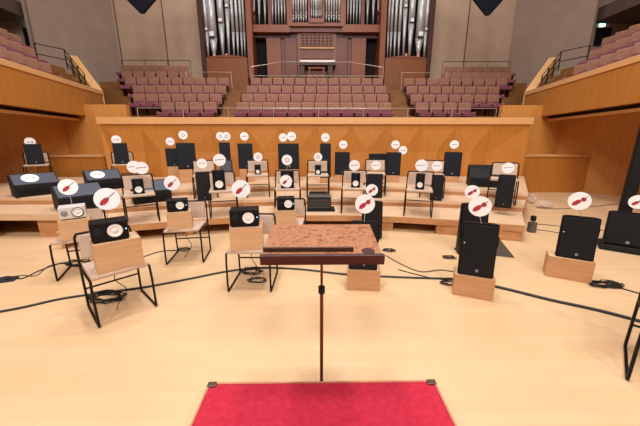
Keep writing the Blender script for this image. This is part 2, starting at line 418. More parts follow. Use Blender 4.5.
# ------------------------------------------------------------------ choir seats
seat0 = None
ORD = ['first', 'second', 'third', 'fourth', 'fifth', 'sixth', 'seventh', 'eighth', 'ninth', 'tenth', 'eleventh', 'twelfth', 'thirteenth', 'fourteenth', 'fifteenth']
def make_seat(w, label, group):
    t = thing('theatre_seat', label, 'seat', group=group)
    MB().box((0, -.22, .37), (w * .86, .40, .13), bev=.03).build('seat_cushion', M['seat_mauve'], t)
    MB().box((0, 0.065, .80), (w * .86, .06, .022), bev=.008).build('highlight_rim', M['seat_rim'], t)  # pale strip painting the highlight along the top of the back
    MB().box((0, 0.04, .56), (w * .95, .08, .48), rot=Matrix.Rotation(R(-6), 3, 'X'), bev=.03).build('backrest', M['seat_tan'], t)
    MB().box((0, -.005, .48), (w * .80, .05, .18), bev=.02).build('back_pad', M['seat_mauve'], t)
    for s in (-1, 1):
        MB().box((s * w * .44, -.16, .45), (w * .06, .34, .04), bev=.01).build('armrest', M['seat_rim'], t)
        MB().box((s * w * .44, -.10, .235), (w * .06, .22, .47)).build('leg', M['organ_d'], t)
    return t
def seat_at(p, rz, label, group):
    global seat0
    if seat0 is None:
        seat0 = make_seat(0.46, label, group); seat0.location = p; seat0.rotation_euler = (0, 0, rz); return seat0
    return dup(seat0, p, rz, label, group)
ROWN = ['front row', 'second row', 'third row', 'fourth row', 'fifth row', 'back row']
center = [(236, 392), (241, 389), (246, 386.5), (250, 383.5)]
left = [(160, 217), (132, 222), (132, 226), (124, 229), (120.5, 190), (120.5, 188)]
for blk, rows in (('center', center), ('left', left), ('right', [(632.5 - b, 632.5 - a) for a, b in left])):
    for i, (a, b) in enumerate(rows):
        Y = rowY[i]; v = (102.6, 94.5, 86.3, 78.2, 72.0, 65.9)[i] + 3
        xa = on_y(a, v, Y).x; xb = on_y(b, v, Y).x; n = max(1, round((xb - xa) / 0.475))
        for k in range(n):
            x = xa + (xb - xa) * (k + .5) / n
            if blk == 'center': lab = 'mauve and tan choir seat, %s from left in the %s of the centre block' % (ORD[k], 'last row' if i == 3 else ROWN[i]); g = 'choir seats of the centre block'
            elif blk == 'left': lab = 'mauve and tan choir seat, %s from the left wall in the left block\'s %s' % (ORD[k], ROWN[i]); g = 'choir seats of the left block'
            else: lab = 'mauve and tan choir seat, %s from the right wall in the right block\'s %s' % (ORD[n - 1 - k], ROWN[i]); g = 'choir seats of the right block'
            seat_at((x, Y, rowF[i]), 0, lab, g)
# balcony seats: rows run along the parapet and rise outwards
for s, side in ((-1, 'left'), (1, 'right')):
    for i, (off, zf) in enumerate(((1.10, 3.02), (1.90, 3.62), (2.70, 4.20))):
        ye = 10.15 + .85 * i; xe = 6.05 + (ye - 4.6) / 4.6 * 1.0
        struct(MB().prism([(s * (5.9 + off - .45), 1.0), (s * (6.05 + off - .45), 4.6), (s * (xe + off - .45), ye), (s * (xe + off + .35), ye), (s * (6.05 + off + .35), 4.6), (s * (5.9 + off + .35), 1.0)], 2.55, zf).build('floor_balcony_' + side, M['terrace']))
        n = 8
        for k in range(n):
            y = ye - .35 - .2 * i - .56 * k; x = 6.05 + (y - 4.6) * (1.0 / 4.6) + off
            seat_at((s * x, y, zf), s * R(-90) + s * R(-12) * -1, 'mauve seat on the %s balcony, %s from the stage end, %s' % (side, ORD[k], ('row behind the parapet', 'middle row', 'outermost row')[i]), 'seats on the %s balcony' % side)

# ------------------------------------------------------------------ railings
def rail(pts, r, m, label, posts=(), zb=None, cat='railing', extra=()):
    t = thing('railing', label, cat, (pts[0][0], pts[0][1], zb if zb is not None else pts[0][2]))
    o0 = Vector(t.location)
    MB().tube([Vector(p) - o0 for p in pts], r * .7).build('handrail', m, t)
    for e in extra: MB().tube([Vector(p) - o0 for p in e], r * .8).build('handrail', m, t)
    for p, z in posts:
        p = Vector(p); MB().cyl(Vector((p.x, p.y, z)) - o0, p - o0, r * .7, seg=8).build('post', m, t)
    return t
z = on_y(316, 108.3, 10.05).z
xa, xb = on_y(137, 108, 10.05).x, on_y(497, 108, 10.05).x
n = 8
rail([(xa, 10.05, z), (xb, 10.05, z)], .018, M['rail'], 'long pale metal rail in front of the choir seats, above the wooden wall',
     [((xa + (xb - xa) * k / n, 10.05, z), rowF[0] - .2) for k in range(n + 1)])
za = on_y(316, 76.0, 13.65).z; zb_ = on_y(316, 72.5, 13.65).z
xa, xb = on_y(251, 75, 13.65).x, on_y(383, 75, 13.65).x
rail([(xa, 13.65, za), (xb, 13.65, za)], .02, M['rail'], 'white rail behind the last row of the centre choir block',
     [((xa + (xb - xa) * k / 4, 13.65, za + (.35 if k in (0, 4) else 0)), PZ if k else PZ) for k in range(5)],
     extra=[[(xa, 13.65, za + .35), ((xa * .5), 13.65, za + .55), (xb * .5, 13.65, za + .55), (xb, 13.65, za + .35)]])
for s, pa, pb, nm in ((-1, 186, 231, 'left'), (1, 402, 447, 'right')):
    xa, xb = on_y(pa, 72, 13.65).x, on_y(pb, 72, 13.65).x
    rail([(xa, 13.65, zb_), (xb, 13.65, zb_)], .02, M['rail'], 'short white rail below the %s organ tower' % nm,
         [((x, 13.65, zb_), PZ if abs(x) < 5.1 else 3.4) for x in (xa, xb)])
for s, pa, pb, nm in ((-1, 121, 190, 'left'), (1, 443, 511, 'right')):
    Y = 15.3; zz = on_y(316, 61, Y).z
    xa, xb = on_y(pa, 61, Y).x, on_y(pb, 61, Y).x
    rail([(xa, Y, zz), (xb, Y, zz)], .02, M['rail_d'], 'thin bronze rail along the top of the %s choir block' % nm,
         [((xa + (xb - xa) * k / 3, Y, zz), rowF[5]) for k in range(4)])
# dark railing panels at the balcony ends
for s, nm in ((-1, 'left'), (1, 'right')):
    P0 = Vector((s * 7.72, 10.62, 3.06))
    t = thing('balcony_railing', 'dark metal guard rail at the end of the %s balcony' % nm, 'railing', P0)
    up = Vector((0, 0, 1)); out = Vector((s * .85, .45, .85)); bk = Vector((s * .75, -.25, .12))
    for k in range(4): MB().cyl(out * (k / 3), out * (k / 3) + up * .62, .018, seg=8).build('post', M['blackmetal'], t)
    for h in (.62, .42, .2): MB().tube([up * h, out + up * h], .014).build('bar', M['blackmetal'], t)
    for h in (.62, .3): MB().tube([out + up * h, out + bk + up * h], .014).build('bar', M['blackmetal'], t)
    MB().cyl(out + bk - up * .2, out + bk + up * .62, .018, seg=8).build('post', M['blackmetal'], t)
    mb = MB()
    for k in range(5): mb.box((s * (7.82 + .2 * k), 10.62, 2.8 + (.3 + k * .2) / 2), (.2, .5, .3 + k * .2))
    struct(mb.build('floor_balcony_steps_' + nm, M['terrace']))

# doors high on the sides, exit lamps, sloping soffits
for s, nm in ((-1, 'left'), (1, 'right')):
    pc = 33 if s < 0 else 602
    wy = 13.6
    a = on_y(pc, 36, wy); z1 = on_y(pc, 28, wy).z; z0 = on_y(pc, 46, wy).z
    struct(MB().box((a.x, wy - .03, (z0 + z1) / 2), (.62, .08, z1 - z0)).build('door_1' if s < 0 else 'door_2', M['door']))
    b = on_y(30.5 if s < 0 else 601.5, 24.5, wy)
    t = tag(MB().box((b.x, wy - .05, b.z), (.2, .1, .2), bev=.03).build('exit_lamp', M['exit']), 'small pale green exit lamp above the dark %s balcony door' % nm, 'exit lamp')
    so = MB(); so.box((s * 12.72, 5.0, 6.45), (2.56, 16.8, .5))
    struct(so.build('ceiling_soffit_' + nm, M['joint']))

# ------------------------------------------------------------------ pipe organ
org = thing('pipe_organ', 'large pipe organ of reddish wood with silvery pipes behind the choir seats', 'organ', (0, 15.0, PZ))
O0 = Vector((0, 15.0, PZ))
def ob(px0, py0, px1, py1, Y, d, name, m, bev=0, parent=org, off=O0):
    x0 = on_y(px0, (py0 + py1) / 2, Y).x; x1 = on_y(px1, (py0 + py1) / 2, Y).x
    xc = (px0 + px1) / 2; z1 = on_y(xc, py0, Y).z; z0 = on_y(xc, py1, Y).z
    return MB().box((Vector(((x0 + x1) / 2, Y + d / 2, (z0 + z1) / 2)) - off), (x1 - x0, d, z1 - z0), bev=bev).build(name, m, parent)
def sx(p, s): return p if s < 0 else 632.5 - p
def ob2(s, px0, py0, px1, py1, *a, **k):
    p, q = sx(px0, s), sx(px1, s); return ob(min(p, q), py0, max(p, q), py1, *a, **k)
TY = 15.0
pipes = [(204.5, 5, 208.5, 29), (211, 8.5, 214.5, 36), (219.8, 6.5, 223.4, 21), (226.8, 5, 229.3, 6), (232, 3.2, 234.2, None), (236, 3.2, 238.4, None), (239.8, 2.8, 242.4, None), (243.2, 2.4, 245.2, None)]
def pipe(s, xt, w, xf, mouth, ybot, Y, ytop=-14, rmax=None):
    foot = on_y(sx(xf, s), ybot, Y) - O0
    ytp = ybot - 26 if mouth is None else mouth + 3
    xm = xf + (xt - xf) * min(1, (ybot - ytp) / ybot)
    knee = on_y(sx(xm, s), ytp, Y) - O0
    rr = (w / 2) / F * (Y * .80)
    knee.y = foot.y
    topz = on_y(sx(xm, s), ytop, Y).z - O0.z
    top = Vector((knee.x, foot.y, topz))
    mb = MB(); mb.cyl(foot, knee, rr * .3, rr, seg=14); mb.cyl(knee, top, rr, rr, seg=14)
    p = mb.build('organ_pipe', M['pipe'], org, smooth=True)
    if mouth is not None:
        MB().box(knee + Vector((0, -rr * .95, .02)), (rr * 1.3, rr * .3, rr * .55), bev=.01).build('pipe_mouth', M['pipe_mouth'], p)
        MB().box(knee + Vector((0, -rr * .98, rr * .9)), (rr * 1.1, rr * .2, rr * 1.0), bev=.01).build('upper_lip', M['white'], p)
for s in (-1, 1):
    ob2(s, 203.5, 57.5, 248, 90.5, TY, .9, 'tower_base', M['tower'])
    # softly bowed crest of the base
    x0, x1 = sorted((on_y(sx(205, s), 58, TY).x, on_y(sx(248, s), 58, TY).x)); zt_ = on_y(226, 57.5, TY).z
    crest = MB(); n = 14
    poly = [(x0, 0)] + [(x0 + (x1 - x0) * k / n, .1 * math.sin(math.pi * k / n)) for k in range(n + 1)] + [(x1, 0)]
    vs0 = [crest.bm.verts.new(Vector((x, TY - .02, zt_ + z_)) - O0) for x, z_ in poly[1:-1]]; vs1 = [crest.bm.verts.new(Vector((x, TY + .5, zt_ + z_)) - O0) for x, z_ in poly[1:-1]]
    crest.bm.faces.new(vs0); crest.bm.faces.new(vs1)
    for k in range(len(vs0)): crest.bm.faces.new((vs0[k], vs0[(k + 1) % len(vs0)], vs1[(k + 1) % len(vs0)], vs1[k]))
    crest.build('tower_crest', M['organ_l'], org)
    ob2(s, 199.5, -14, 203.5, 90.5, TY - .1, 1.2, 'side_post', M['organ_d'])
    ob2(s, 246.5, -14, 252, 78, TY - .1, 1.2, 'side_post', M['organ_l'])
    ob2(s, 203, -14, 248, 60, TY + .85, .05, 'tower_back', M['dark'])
    for (xt, w, xf, mo) in pipes: pipe(s, xt, w, xf, mo, 58.5, TY + .35)
    for xf in (214.5, 226.5):
        p = on_y(sx(xf, s), 56.5, TY + .2) - O0; MB().cyl(p - Vector((0, 0, .06)), p + Vector((0, 0, .12)), .09, .05).build('foot_block', M['pipe_cap'], org)
CY_ = 15.3
ob(251, 24.5, 290, 32, CY_ - .1, .5, 'beam', M['organ_l']); ob(342, 24.5, 382, 32, CY_ - .1, .5, 'beam', M['organ_l'])
ob(288, 22.5, 344, 26, CY_ - .14, .5, 'beam', M['organ_l']); ob(288, 26, 344, 32, CY_, .5, 'beam', M['organ'])
ob(309, 18, 323.5, 22.5, CY_ - .2, .5, 'beam', M['organ_l'])
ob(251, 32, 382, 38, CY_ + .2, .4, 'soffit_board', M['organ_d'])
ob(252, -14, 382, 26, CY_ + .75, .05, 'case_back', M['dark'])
for s in (-1, 1):
    ob2(s, 267.8, -14, 270.8, 25, CY_, .4, 'case_post', M['organ'])
    ob2(s, 286.5, -14, 292, 25, CY_, .4, 'case_post', M['organ_l'])
    ob2(s, 308, -14, 310, 22, CY_, .4, 'case_post', M['organ_l'])
    ob2(s, 250, 10, 254.5, 12, CY_, .3, 'case_slat', M['organ_l'])
    for xf, w in ((254.5, 2.4), (259.5, 3.2), (265.3, 3.4), (272.8, 2.5), (276, 2.5), (279, 2.5), (282, 2.5), (285, 2.3)):
        pipe(s, xf - .6, w, xf, None, 24.5, CY_ + .35)
    for k in range(6): pipe(s, 293.4 + k * 2.55, 2.1, 293.4 + k * 2.55, 11 if k % 2 else 14, 22.5, CY_ + .3)
    for k in range(3): pipe(s, 311.4 + k * 2.1, 1.8, 311.4 + k * 2.1, 8 + k, 18.5, CY_ + .2)
    # lower case: dark sheet standing in for the shaded opening, panels
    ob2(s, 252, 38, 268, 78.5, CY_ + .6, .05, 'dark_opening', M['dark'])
    ob2(s, 267, 38, 281, 78.5, CY_ + .2, .3, 'case_panel', M['organ_l'])
    ob2(s, 281.4, 38, 285, 78.5, CY_ + .3, .2, 'case_panel', M['organ'])
    ob2(s, 285.3, 38, 297, 78.5, CY_ + .2, .3, 'case_panel', M['organ'])
# console bay
ob(297.5, 32, 336, 79, CY_ + .15, .35, 'console_bay', M['organ_l'])
ob(301, 34.5, 333, 46, CY_ + .12, .03, 'grille_backing', M['organ_d'])
for k in range(9): ob(301 + 32 * k / 8 - .5, 34, 301 + 32 * k / 8 + .5, 46.5, CY_ + .08, .04, 'lattice_bar', M['organ_l'])
for k in range(5): ob(300.5, 34 + 12 * k / 4 - .4, 333.5, 34 + 12 * k / 4 + .4, CY_ + .07, .04, 'lattice_bar', M['organ_l'])
ob(300, 47.2, 334, 48.4, CY_ + .02, .12, 'ledge', M['cap'])
ob(301, 49, 333, 58.5, CY_ + .1, .05, 'music_panel', M['organ'])
ob(300, 60.0, 335, 61.8, CY_ - .35, .5, 'keyboard', M['white'])
ob(299, 61.8, 336, 65, CY_ - .4, .55, 'key_desk', M['organ_d'])
for s in (-1, 1): ob2(s, 300, 65, 304.5, 80, CY_ - .35, .4, 'console_cheek', M['organ_d'])
t = thing('organ_bench', 'small dark wooden bench in front of the organ keyboards', 'bench', (0, 14.6, PZ))
q = Vector((0, 14.6, PZ)); a = on_y(308, 68, 14.6); b = on_y(325, 68, 14.6)
zb = a.z
MB().box(((a.x + b.x) / 2, 0, zb - PZ - .03), (b.x - a.x, .34, .06), bev=.01).build('bench_top', M['organ_l'], t)
for x in (a.x + .07, b.x - .07): MB().box((x, 0, (zb - PZ - .06) / 2), (.06, .3, zb - PZ - .06)).build('leg', M['organ_l'], t)

# dark pointed hanging loudspeakers
for (xa, xm, xb, yt, nm) in ((125, 142, 157, 13.5, 'left'), (472, 487.5, 505, 15.5, 'right')):
    Y = 12.0; A = on_y(xa, -2, Y); B = on_y(xb, -2, Y); T = on_y(xm, yt, Y)
    t = thing('hanging_loudspeaker', 'dark navy pointed box hanging high on the %s side' % nm, 'hanging loudspeaker', T)
    poly = [(A.x - T.x, A.z - T.z), (A.x - T.x, A.z - T.z + 1.5), (B.x - T.x, A.z - T.z + 1.5), (B.x - T.x, B.z - T.z), (.06, 0), (-.06, 0)]
    MB().prism(poly, -.05, .05, M4=Matrix.Rotation(R(90), 4, 'X')).build('cabinet', M['navy'], t)
    for x in (-.4, .4): MB().cyl((x, 0, A.z - T.z + 1.5), (x, 0, TOPZ - T.z + .005), .012, seg=6).build('cable', M['blackmetal'], t)

# ------------------------------------------------------------------ chairs
def make_chair(label):
    t = thing('tube_chair', label, 'chair', group='tube chairs holding loudspeakers')
    W = .225; r = .0105
    for s in (-1, 1):
        x = s * W
        pts = [(x * .98, -.20, .425), (x, -.205, .30), (x, -.215, .04), (x, -.205, .0195), (x, -.17, .0112), (x, .20, .0112), (x, .232, .018), (x, .245, .05), (x, .235, .40), (x * .99, .25, .58), (x * .97, .268, .70)]
        MB().tube(smooth_path(pts, 4), r, seg=8).build('side_frame', M['blackmetal'], t, smooth=True)
        MB().cyl((x * .98, -.20, .425), (x, .232, .425), r).build('seat_rail', M['blackmetal'], t)
    MB().tube(smooth_path([(-W * .97, .268, .698), (-W * .90, .272, .725), (-W * .75, .274, .73), (W * .75, .274, .73), (W * .90, .272, .725), (W * .97, .268, .698)], 4), r, seg=8).build('top_rail', M['blackmetal'], t, smooth=True)
    MB().cyl((-W, .241, .20), (W, .241, .20), r * .85).build('crossbar', M['blackmetal'], t)
    MB().box((0, -.0, .446), (.425, .43, .034), bev=.012).build('seat', M['uphol'], t)
    MB().box((0, .252, .605), (.40, .026, .22), rot=Matrix.Rotation(R(-9), 3, 'X'), bev=.012).build('backrest', M['uphol'], t)
    return t
chair0 = None
def chair(px, v, base, yaw, label):
    """px,v: middle of the seat's front edge; base: floor height"""
    global chair0
    p = on_z(px, v, base + .455)
    d = Vector((math.sin(yaw), -math.cos(yaw), 0))
    loc = (p.x - d.x * .215, p.y - d.y * .215, base)
    if chair0 is None:
        chair0 = make_chair(label); chair0.location = loc; chair0.rotation_euler = (0, 0, yaw); return chair0
    return dup(chair0, loc, yaw, label)
def local(o, x, y, z):
    a = o.rotation_euler[2]; return Vector((o.location.x + x * math.cos(a) - y * math.sin(a), o.location.y + x * math.sin(a) + y * math.cos(a), o.location.z + z))

# ------------------------------------------------------------------ wooden boxes
def wbox(loc, w, d, h, yaw, label, m='box', group=None, name='wooden_box'):
    t = thing(name, label, 'box', loc, yaw, group)
    th = .014
    MB().box((0, -d / 2 + th / 2, h / 2), (w, th, h), bev=.003).build('front_panel', M[m], t)
    for s in (-1, 1): MB().box((s * (w / 2 - th / 2), th / 2, h / 2), (th, d - th, h), bev=.002).build('side_panel', M[m], t)
    MB().box((0, th / 2, h - th / 2 - .0005), (w - 2 * th, d - th, th)).build('top_panel', M['deck'], t)
    MB().box((0, d / 2 - th, h / 2 - th), (w - 2 * th, th, h - 2 * th)).build('back_panel', M[m], t)
    return t

# ------------------------------------------------------------------ signs
def emblem(kind, rr):
    mb = MB(); out = []
    if kind in ('violin', 'violin2', 'cello'):
        n = 28; poly = []
        for k in range(n):
            a = 2 * math.pi * k / n; w = .30 + .10 * math.cos(2 * a) ** 2 - .10 * math.exp(-((math.sin(a) * .62) / .12) ** 2 * .5)
            poly.append((math.cos(a) * w * .62, math.sin(a) * .40 - .15))
        sc = rr * (1.3 if kind == 'cello' else 1.15)
        tilt = Matrix.Rotation(R(-48), 4, 'Z') @ Matrix.Translation((0, -.12 * rr, 0))
        mb.prism([(x * sc, y * sc) for x, y in poly], 0, .0015, M4=tilt); out.append(('red', mb))
        m2 = MB(); m2.prism([(-.035 * sc, .1 * sc), (.035 * sc, .1 * sc), (.03 * sc, .85 * sc), (-.03 * sc, .85 * sc)], 0, .002, M4=tilt); out.append(('greyp', m2))
        if kind == 'violin2':
            m3 = MB(); m3.lathe([(0, .002), (.2 * sc, .002), (.2 * sc, 0)], c=(.28 * sc, .18 * sc, 0)); out.append(('red', m3))
    elif kind == 'flute':
        mb.prism([(-.75 * rr, -.05 * rr), (.75 * rr, .1 * rr), (.75 * rr, .18 * rr), (-.75 * rr, .05 * rr)], 0, .0015); out.append(('greyp', mb))
    elif kind == 'horn':
        mb.lathe([(0, .0015), (.38 * rr, .0015), (.38 * rr, 0)]); out.append(('mauvep', mb))
        m2 = MB(); m2.lathe([(0, .0025), (.25 * rr, .0025), (.25 * rr, 0)]); out.append(('white', m2))
    else:
        mb.prism([(-.5 * rr, -.12 * rr), (.2 * rr, -.06 * rr), (.5 * rr, -.25 * rr), (.5 * rr, .25 * rr), (.2 * rr, .06 * rr), (-.5 * rr, .1 * rr)], 0, .0015); out.append(('gold', mb))
    return out
def sign(px, py, Y, dia, foot, label, kind='violin', tilt=0, lying=False):
    """round card on a slim clear rod standing on foot (a point)"""
    c = on_y(px, py, Y); foot = Vector(foot)
    t = thing('instrument_sign', label, 'sign', foot, 0, 'round instrument signs')
    c = c - foot; rr = dia / 2
    yaw = -math.atan2(c.x + foot.x, Y) * .8
    if lying: Q = lying
    else: Q = Matrix.Rotation(yaw, 4, 'Z') @ Matrix.Rotation(R(90 - tilt), 4, 'X')
    T = Matrix.Translation(c) @ Q
    mb = MB(); mb.lathe([(0, -.003), (rr, -.003), (rr, 0), (0, 0)], seg=32); bmesh.ops.transform(mb.bm, matrix=T, verts=mb.bm.verts)
    d = mb.build('disc', M['white'], t)
    for m, e in emblem(kind, rr):
        bmesh.ops.transform(e.bm, matrix=T, verts=e.bm.verts); e.build('printed_instrument', M[m], d)
    if not lying:
        back = T @ Vector((0, 0, -.007)); low = T @ Vector((0, -rr * .6, -.007))
        MB().tube([Vector((0, 0, 0.0)), low, back], .003, seg=6).build('rod', M['clear'], t)
    return t

# ------------------------------------------------------------------ loudspeakers
def monitor(loc, yaw, w, h, d, label, body='black', cone_x=.12, name='studio_monitor', cone_r=None, group='horizontal studio monitors'):
    t = thing(name, label, 'loudspeaker', loc, yaw, group)
    fz = .012
    MB().box((0, 0, h / 2 + fz), (w, d, h), bev=.008).build('cabinet', M[body], t)
    R0 = cone_r or h * .36
    cx = w * cone_x; c = (cx, -d / 2 - .001, h / 2 + fz)
    k = MB().lathe([(R0 * 1.12, 0), (R0 * 1.12, .006), (R0, .007), (R0 * .97, .003)], c=c, M4=RX).build('cone_surround', M['rubber' if body == 'black' else 'black'], t, smooth=False)
    k = MB().lathe([(R0 * .98, .004), (R0 * .85, .010), (R0 * .75, .004), (R0 * .3, .0005), (R0 * .26, .006), (0, .010)], c=c, M4=RX).build('woofer_cone', M['cone'], t, smooth=True)
    c2 = (-w * .30, -d / 2 - .001, h / 2 + fz)
    MB().lathe([(R0 * .62, 0), (R0 * .6, .005), (R0 * .42, .003), (R0 * .2, .001), (R0 * .18, .006), (0, .008)], c=c2, M4=RX).build('tweeter', M['rubber'] if body == 'black' else M['badge'], t, smooth=True)
    if body == 'black': MB().box((w * .44, -d / 2 - .002, h * .60), (.008, .004, .008)).build('power_light', M['led'], t)
    for s in (-1, 1): MB().box((s * w * .38, 0, fz / 2), (w * .13, d * .7, fz)).build('rubber_foot', M['rubber'], t)
    return t
def upright(loc, yaw, w, h, d, label, group='small upright monitors on chairs'):
    t = thing('studio_monitor', label, 'loudspeaker', loc, yaw, group)
    MB().box((0, 0, h / 2), (w, d, h), bev=.008).build('cabinet', M['black'], t)
    R0 = w * .33; c = (0, -d / 2 - .001, h * .30)
    MB().lathe([(R0 * 1.15, 0), (R0 * 1.15, .005), (R0, .006)], c=c, M4=RX, seg=20).build('cone_surround', M['rubber'], t)
    MB().lathe([(R0 * .98, .004), (R0 * .8, .010), (R0 * .7, .004), (R0 * .3, .001), (0, .010)], c=c, M4=RX, seg=20).build('woofer_cone', M['cone'], t, smooth=True)
    MB().lathe([(R0 * .6, 0), (R0 * .5, .005), (R0 * .25, .001), (0, .007)], c=(0, -d / 2 - .001, h * .74), M4=RX, seg=20).build('tweeter', M['rubber'], t)
    return t
def pa(loc, yaw, w, h, d, label, grille='grille', group='black stage loudspeakers', led=False, handle=False, pitch=0):
    t = thing('stage_loudspeaker', label, 'loudspeaker', loc, yaw, group); led = led
    L = h * .13; lean = math.atan(.13)
    mb = MB(); ring = []
    for z, yf, yb in ((0, -d / 2, d / 2), (h, -d / 2 + L, -d / 2 + L + max(.07, d * .42))):
        ring.append([mb.bm.verts.new((x, y, z)) for x, y in ((-w / 2, yf), (w / 2, yf), (w * .5, yf + (yb - yf) * .35), (w * .36, yb), (-w * .36, yb), (-w * .5, yf + (yb - yf) * .35))])
    mb.bm.faces.new(ring[0]); mb.bm.faces.new(ring[1])
    for k in range(6): mb.bm.faces.new((ring[0][k], ring[0][(k + 1) % 6], ring[1][(k + 1) % 6], ring[1][k]))
    bmesh.ops.bevel(mb.bm, geom=list(mb.bm.edges), offset=.007, segments=2, affect='EDGES')
    mb.build('cabinet', M['black'], t)
    Rl = Matrix.Rotation(-lean, 3, 'X')
    def onf(x, z, e): return Vector((x, -d / 2 + z * .13 - e, z))
    g = MB().box(onf(0, h / 2, .004), (w * .93, .014, h * .95), rot=Rl, bev=.005).build('grille', M[grille], t)
    MB().lathe([(w * .045, 0), (w * .045, .004), (w * .03, .004), (w * .03, .001), (0, .001)], c=onf(0.03 * w, h * .12, .011), M4=Rl.to_4x4() @ RX, seg=16).build('badge', M['badge'], g)
    if led: MB().box(onf(-w * .4, h * .62, .013), (.012, .004, .008)).build('power_light', M['white'], t)
    if handle:
        MB().tube([(w * .40, .02, h * .55), (w * .52, .02, h * .57), (w * .52, .02, h * .75), (w * .40, .02, h * .77)], .012).build('handle', M['rubber'], t)
    return t
def wedge(loc, yaw, w, h, d, label):
    t = thing('floor_wedge_loudspeaker', label, 'loudspeaker', loc, yaw, 'wedge loudspeakers on the left platform')
    # profile in y-z: grille slopes up and away from the viewer
    prof = [(-d / 2, 0), (-d / 2, h * .52), (d * .22, h), (d / 2, h * .9), (d / 2, 0)]
    Mx = Matrix(((0, 0, 1, 0), (1, 0, 0, 0), (0, 1, 0, 0), (0, 0, 0, 1)))
    MB().prism(prof, -w / 2, w / 2, M4=Mx).build('cabinet', M['wedge'], t)
    n = Vector((0, -(h * .48), d * .72)).normalized()
    e = .010
    p2 = [(-d / 2 + .02 + n.y * 0, h * .52 + .014), (d * .22 - .02, h - .014)]
    q = [(p2[0][0], p2[0][1]), (p2[1][0], p2[1][1]), (p2[1][0] + n.y * e, p2[1][1] + n.z * e), (p2[0][0] + n.y * e, p2[0][1] + n.z * e)]
    MB().prism(q, -w / 2 + .02, w / 2 - .02, M4=Mx).build('grille', M['wedgegrille'], t)
    MB().prism([(-d / 2 - .006, h * .08), (-d / 2 + .001, h * .08), (-d / 2 + .001, h * .34), (-d / 2 - .006, h * .34)], -w * .42, w * .42, M4=Mx).build('port_panel', M['black'], t)
    return t, n

# ================================================================== the ensemble
# five floor chairs with a wooden box, a lying monitor and a round sign
floor_sets = [
 # chair px,v, yaw, sign px,py, dia, words, body, kind
 (74, 241.0, R(24), 68, 187, .18, 'at far left behind the nearest chair', 'silver', 'violin'),
 (121.5, 271.0, R(46), 107, 199, .19, 'nearest to the viewer at left', 'black', 'violin'),
 (181, 230.5, R(8), 172, 183, .185, 'third from left, before the lowest riser', 'black', 'violin'),
 (247, 252.0, R(-1), 241, 189, .185, 'just left of the burl wood desk', 'black', 'violin'),
 (286, 226.5, R(-2), 286, 181, .16, 'partly hidden behind the burl wood desk', 'black', 'violin')]
FS = []
for i, (px, v, yaw, sxp, syp, dia, words, body, kind) in enumerate(floor_sets):
    c = chair(px, v, 0, yaw, 'black tube chair with beige seat, ' + words)
    w, h, d = ((.285, .23, .22), (.345, .26, .23), (.285, .225, .22), (.325, .245, .22), (.285, .20, .2))[i]
    top = .4635
    byaw = R((36, 42, 20, 9, 5)[i])
    b = wbox(local(c, (.01, .02, -.03, -.02, -.02)[i], -.09, top), w, d, h, byaw, 'pale wooden box on the chair ' + words, group='wooden boxes on chairs')
    mw, mh = ((.235, .135), (.265, .16), (.235, .135), (.285, .165), (.23, .15))[i]
    mcol = body
    mo = monitor(local(b, (0.0, -.03, -.01, -.01, .01)[i], -.0, h), byaw - (R(5) if i == 1 else 0), mw, mh, .18, ('silver' if body == 'silver' else 'black') + ' lying monitor with %s cone, on the box ' % ('ringed' if body == 'silver' else 'white') + words, body=body, cone_x=.14 if body == 'black' else .2)
    tp = local(mo, 0, .07, mh + .012)
    sign(sxp, syp, tp.y, dia, tp, 'white sign with red violin, above the monitor ' + words, kind, tilt=8 if i < 2 else 3)
    FS.append(c)
# chairs with uprights on the lowest / middle riser
ups = [
 # chair px,v,base,yaw,  speaker rect, sign(s), words
 (139.5, 195.4, H1, R(31), (133, 178, 145, 192.5), [(134, 167, 'flute', .19), (141.5, 168, 'flute', .19)], 'right of the big left sign'),
 (222.5, 191.5, H1, R(17), (213.5, 171.5, 226, 191), [(219.5, 160, 'flute', .20)], 'on the lowest riser, left of the centre'),
 (287.5, 189.5, H1, R(5), (281, 170.5, 294, 187.5), [(287, 160, 'horn', .18)], 'in front of the largest black loudspeaker'),
 (354.5, 189.0, H1, R(-7), (351, 173.5, 360, 187.5), [(354.5, 165.5, 'flute', .19)], 'on the lowest riser, right of the centre'),
 (419.5, 191.0, H1, R(-19), (415, 174.5, 424, 190), [(421.5, 165.5, 'flute', .20)], 'on the lowest riser, towards the right'),
 (257.5, 175.5, H2, R(10), (255, 165, 261, 174.5), [(258, 157, 'horn', .18)], 'on the middle riser, left of the centre'),
 (318, 175.8, H2, R(0), (315, 165, 321, 174.5), [(318, 157, 'horn', .17)], 'on the middle riser, over the dark amplifier'),
]
for (px, v, base, yaw, rc, sg, words) in ups:
    c = chair(px, v, base, yaw, 'black tube chair with beige seat, ' + words)
    Y = c.location.y - .06
    x, zb, w, h = rect(*rc, Y)
    fy = face_eye((x, Y)); w *= math.cos(fy)
    sp = upright((x, Y, base + .4635), fy, w, h, max(.10, w * .75), 'small upright monitor with white cone, ' + words)
    for j, (a, b, kd, dia) in enumerate(sg):
        foot = local(sp, (0 if len(sg) == 1 else (-.03, .03)[j]), .02, h)
        sign(a, b, foot.y - (.0 if j == 0 else .02), dia, foot, 'round sign over the small monitor ' + words + (', the %s of two' % ('left', 'right')[j] if len(sg) > 1 else ''), kd)
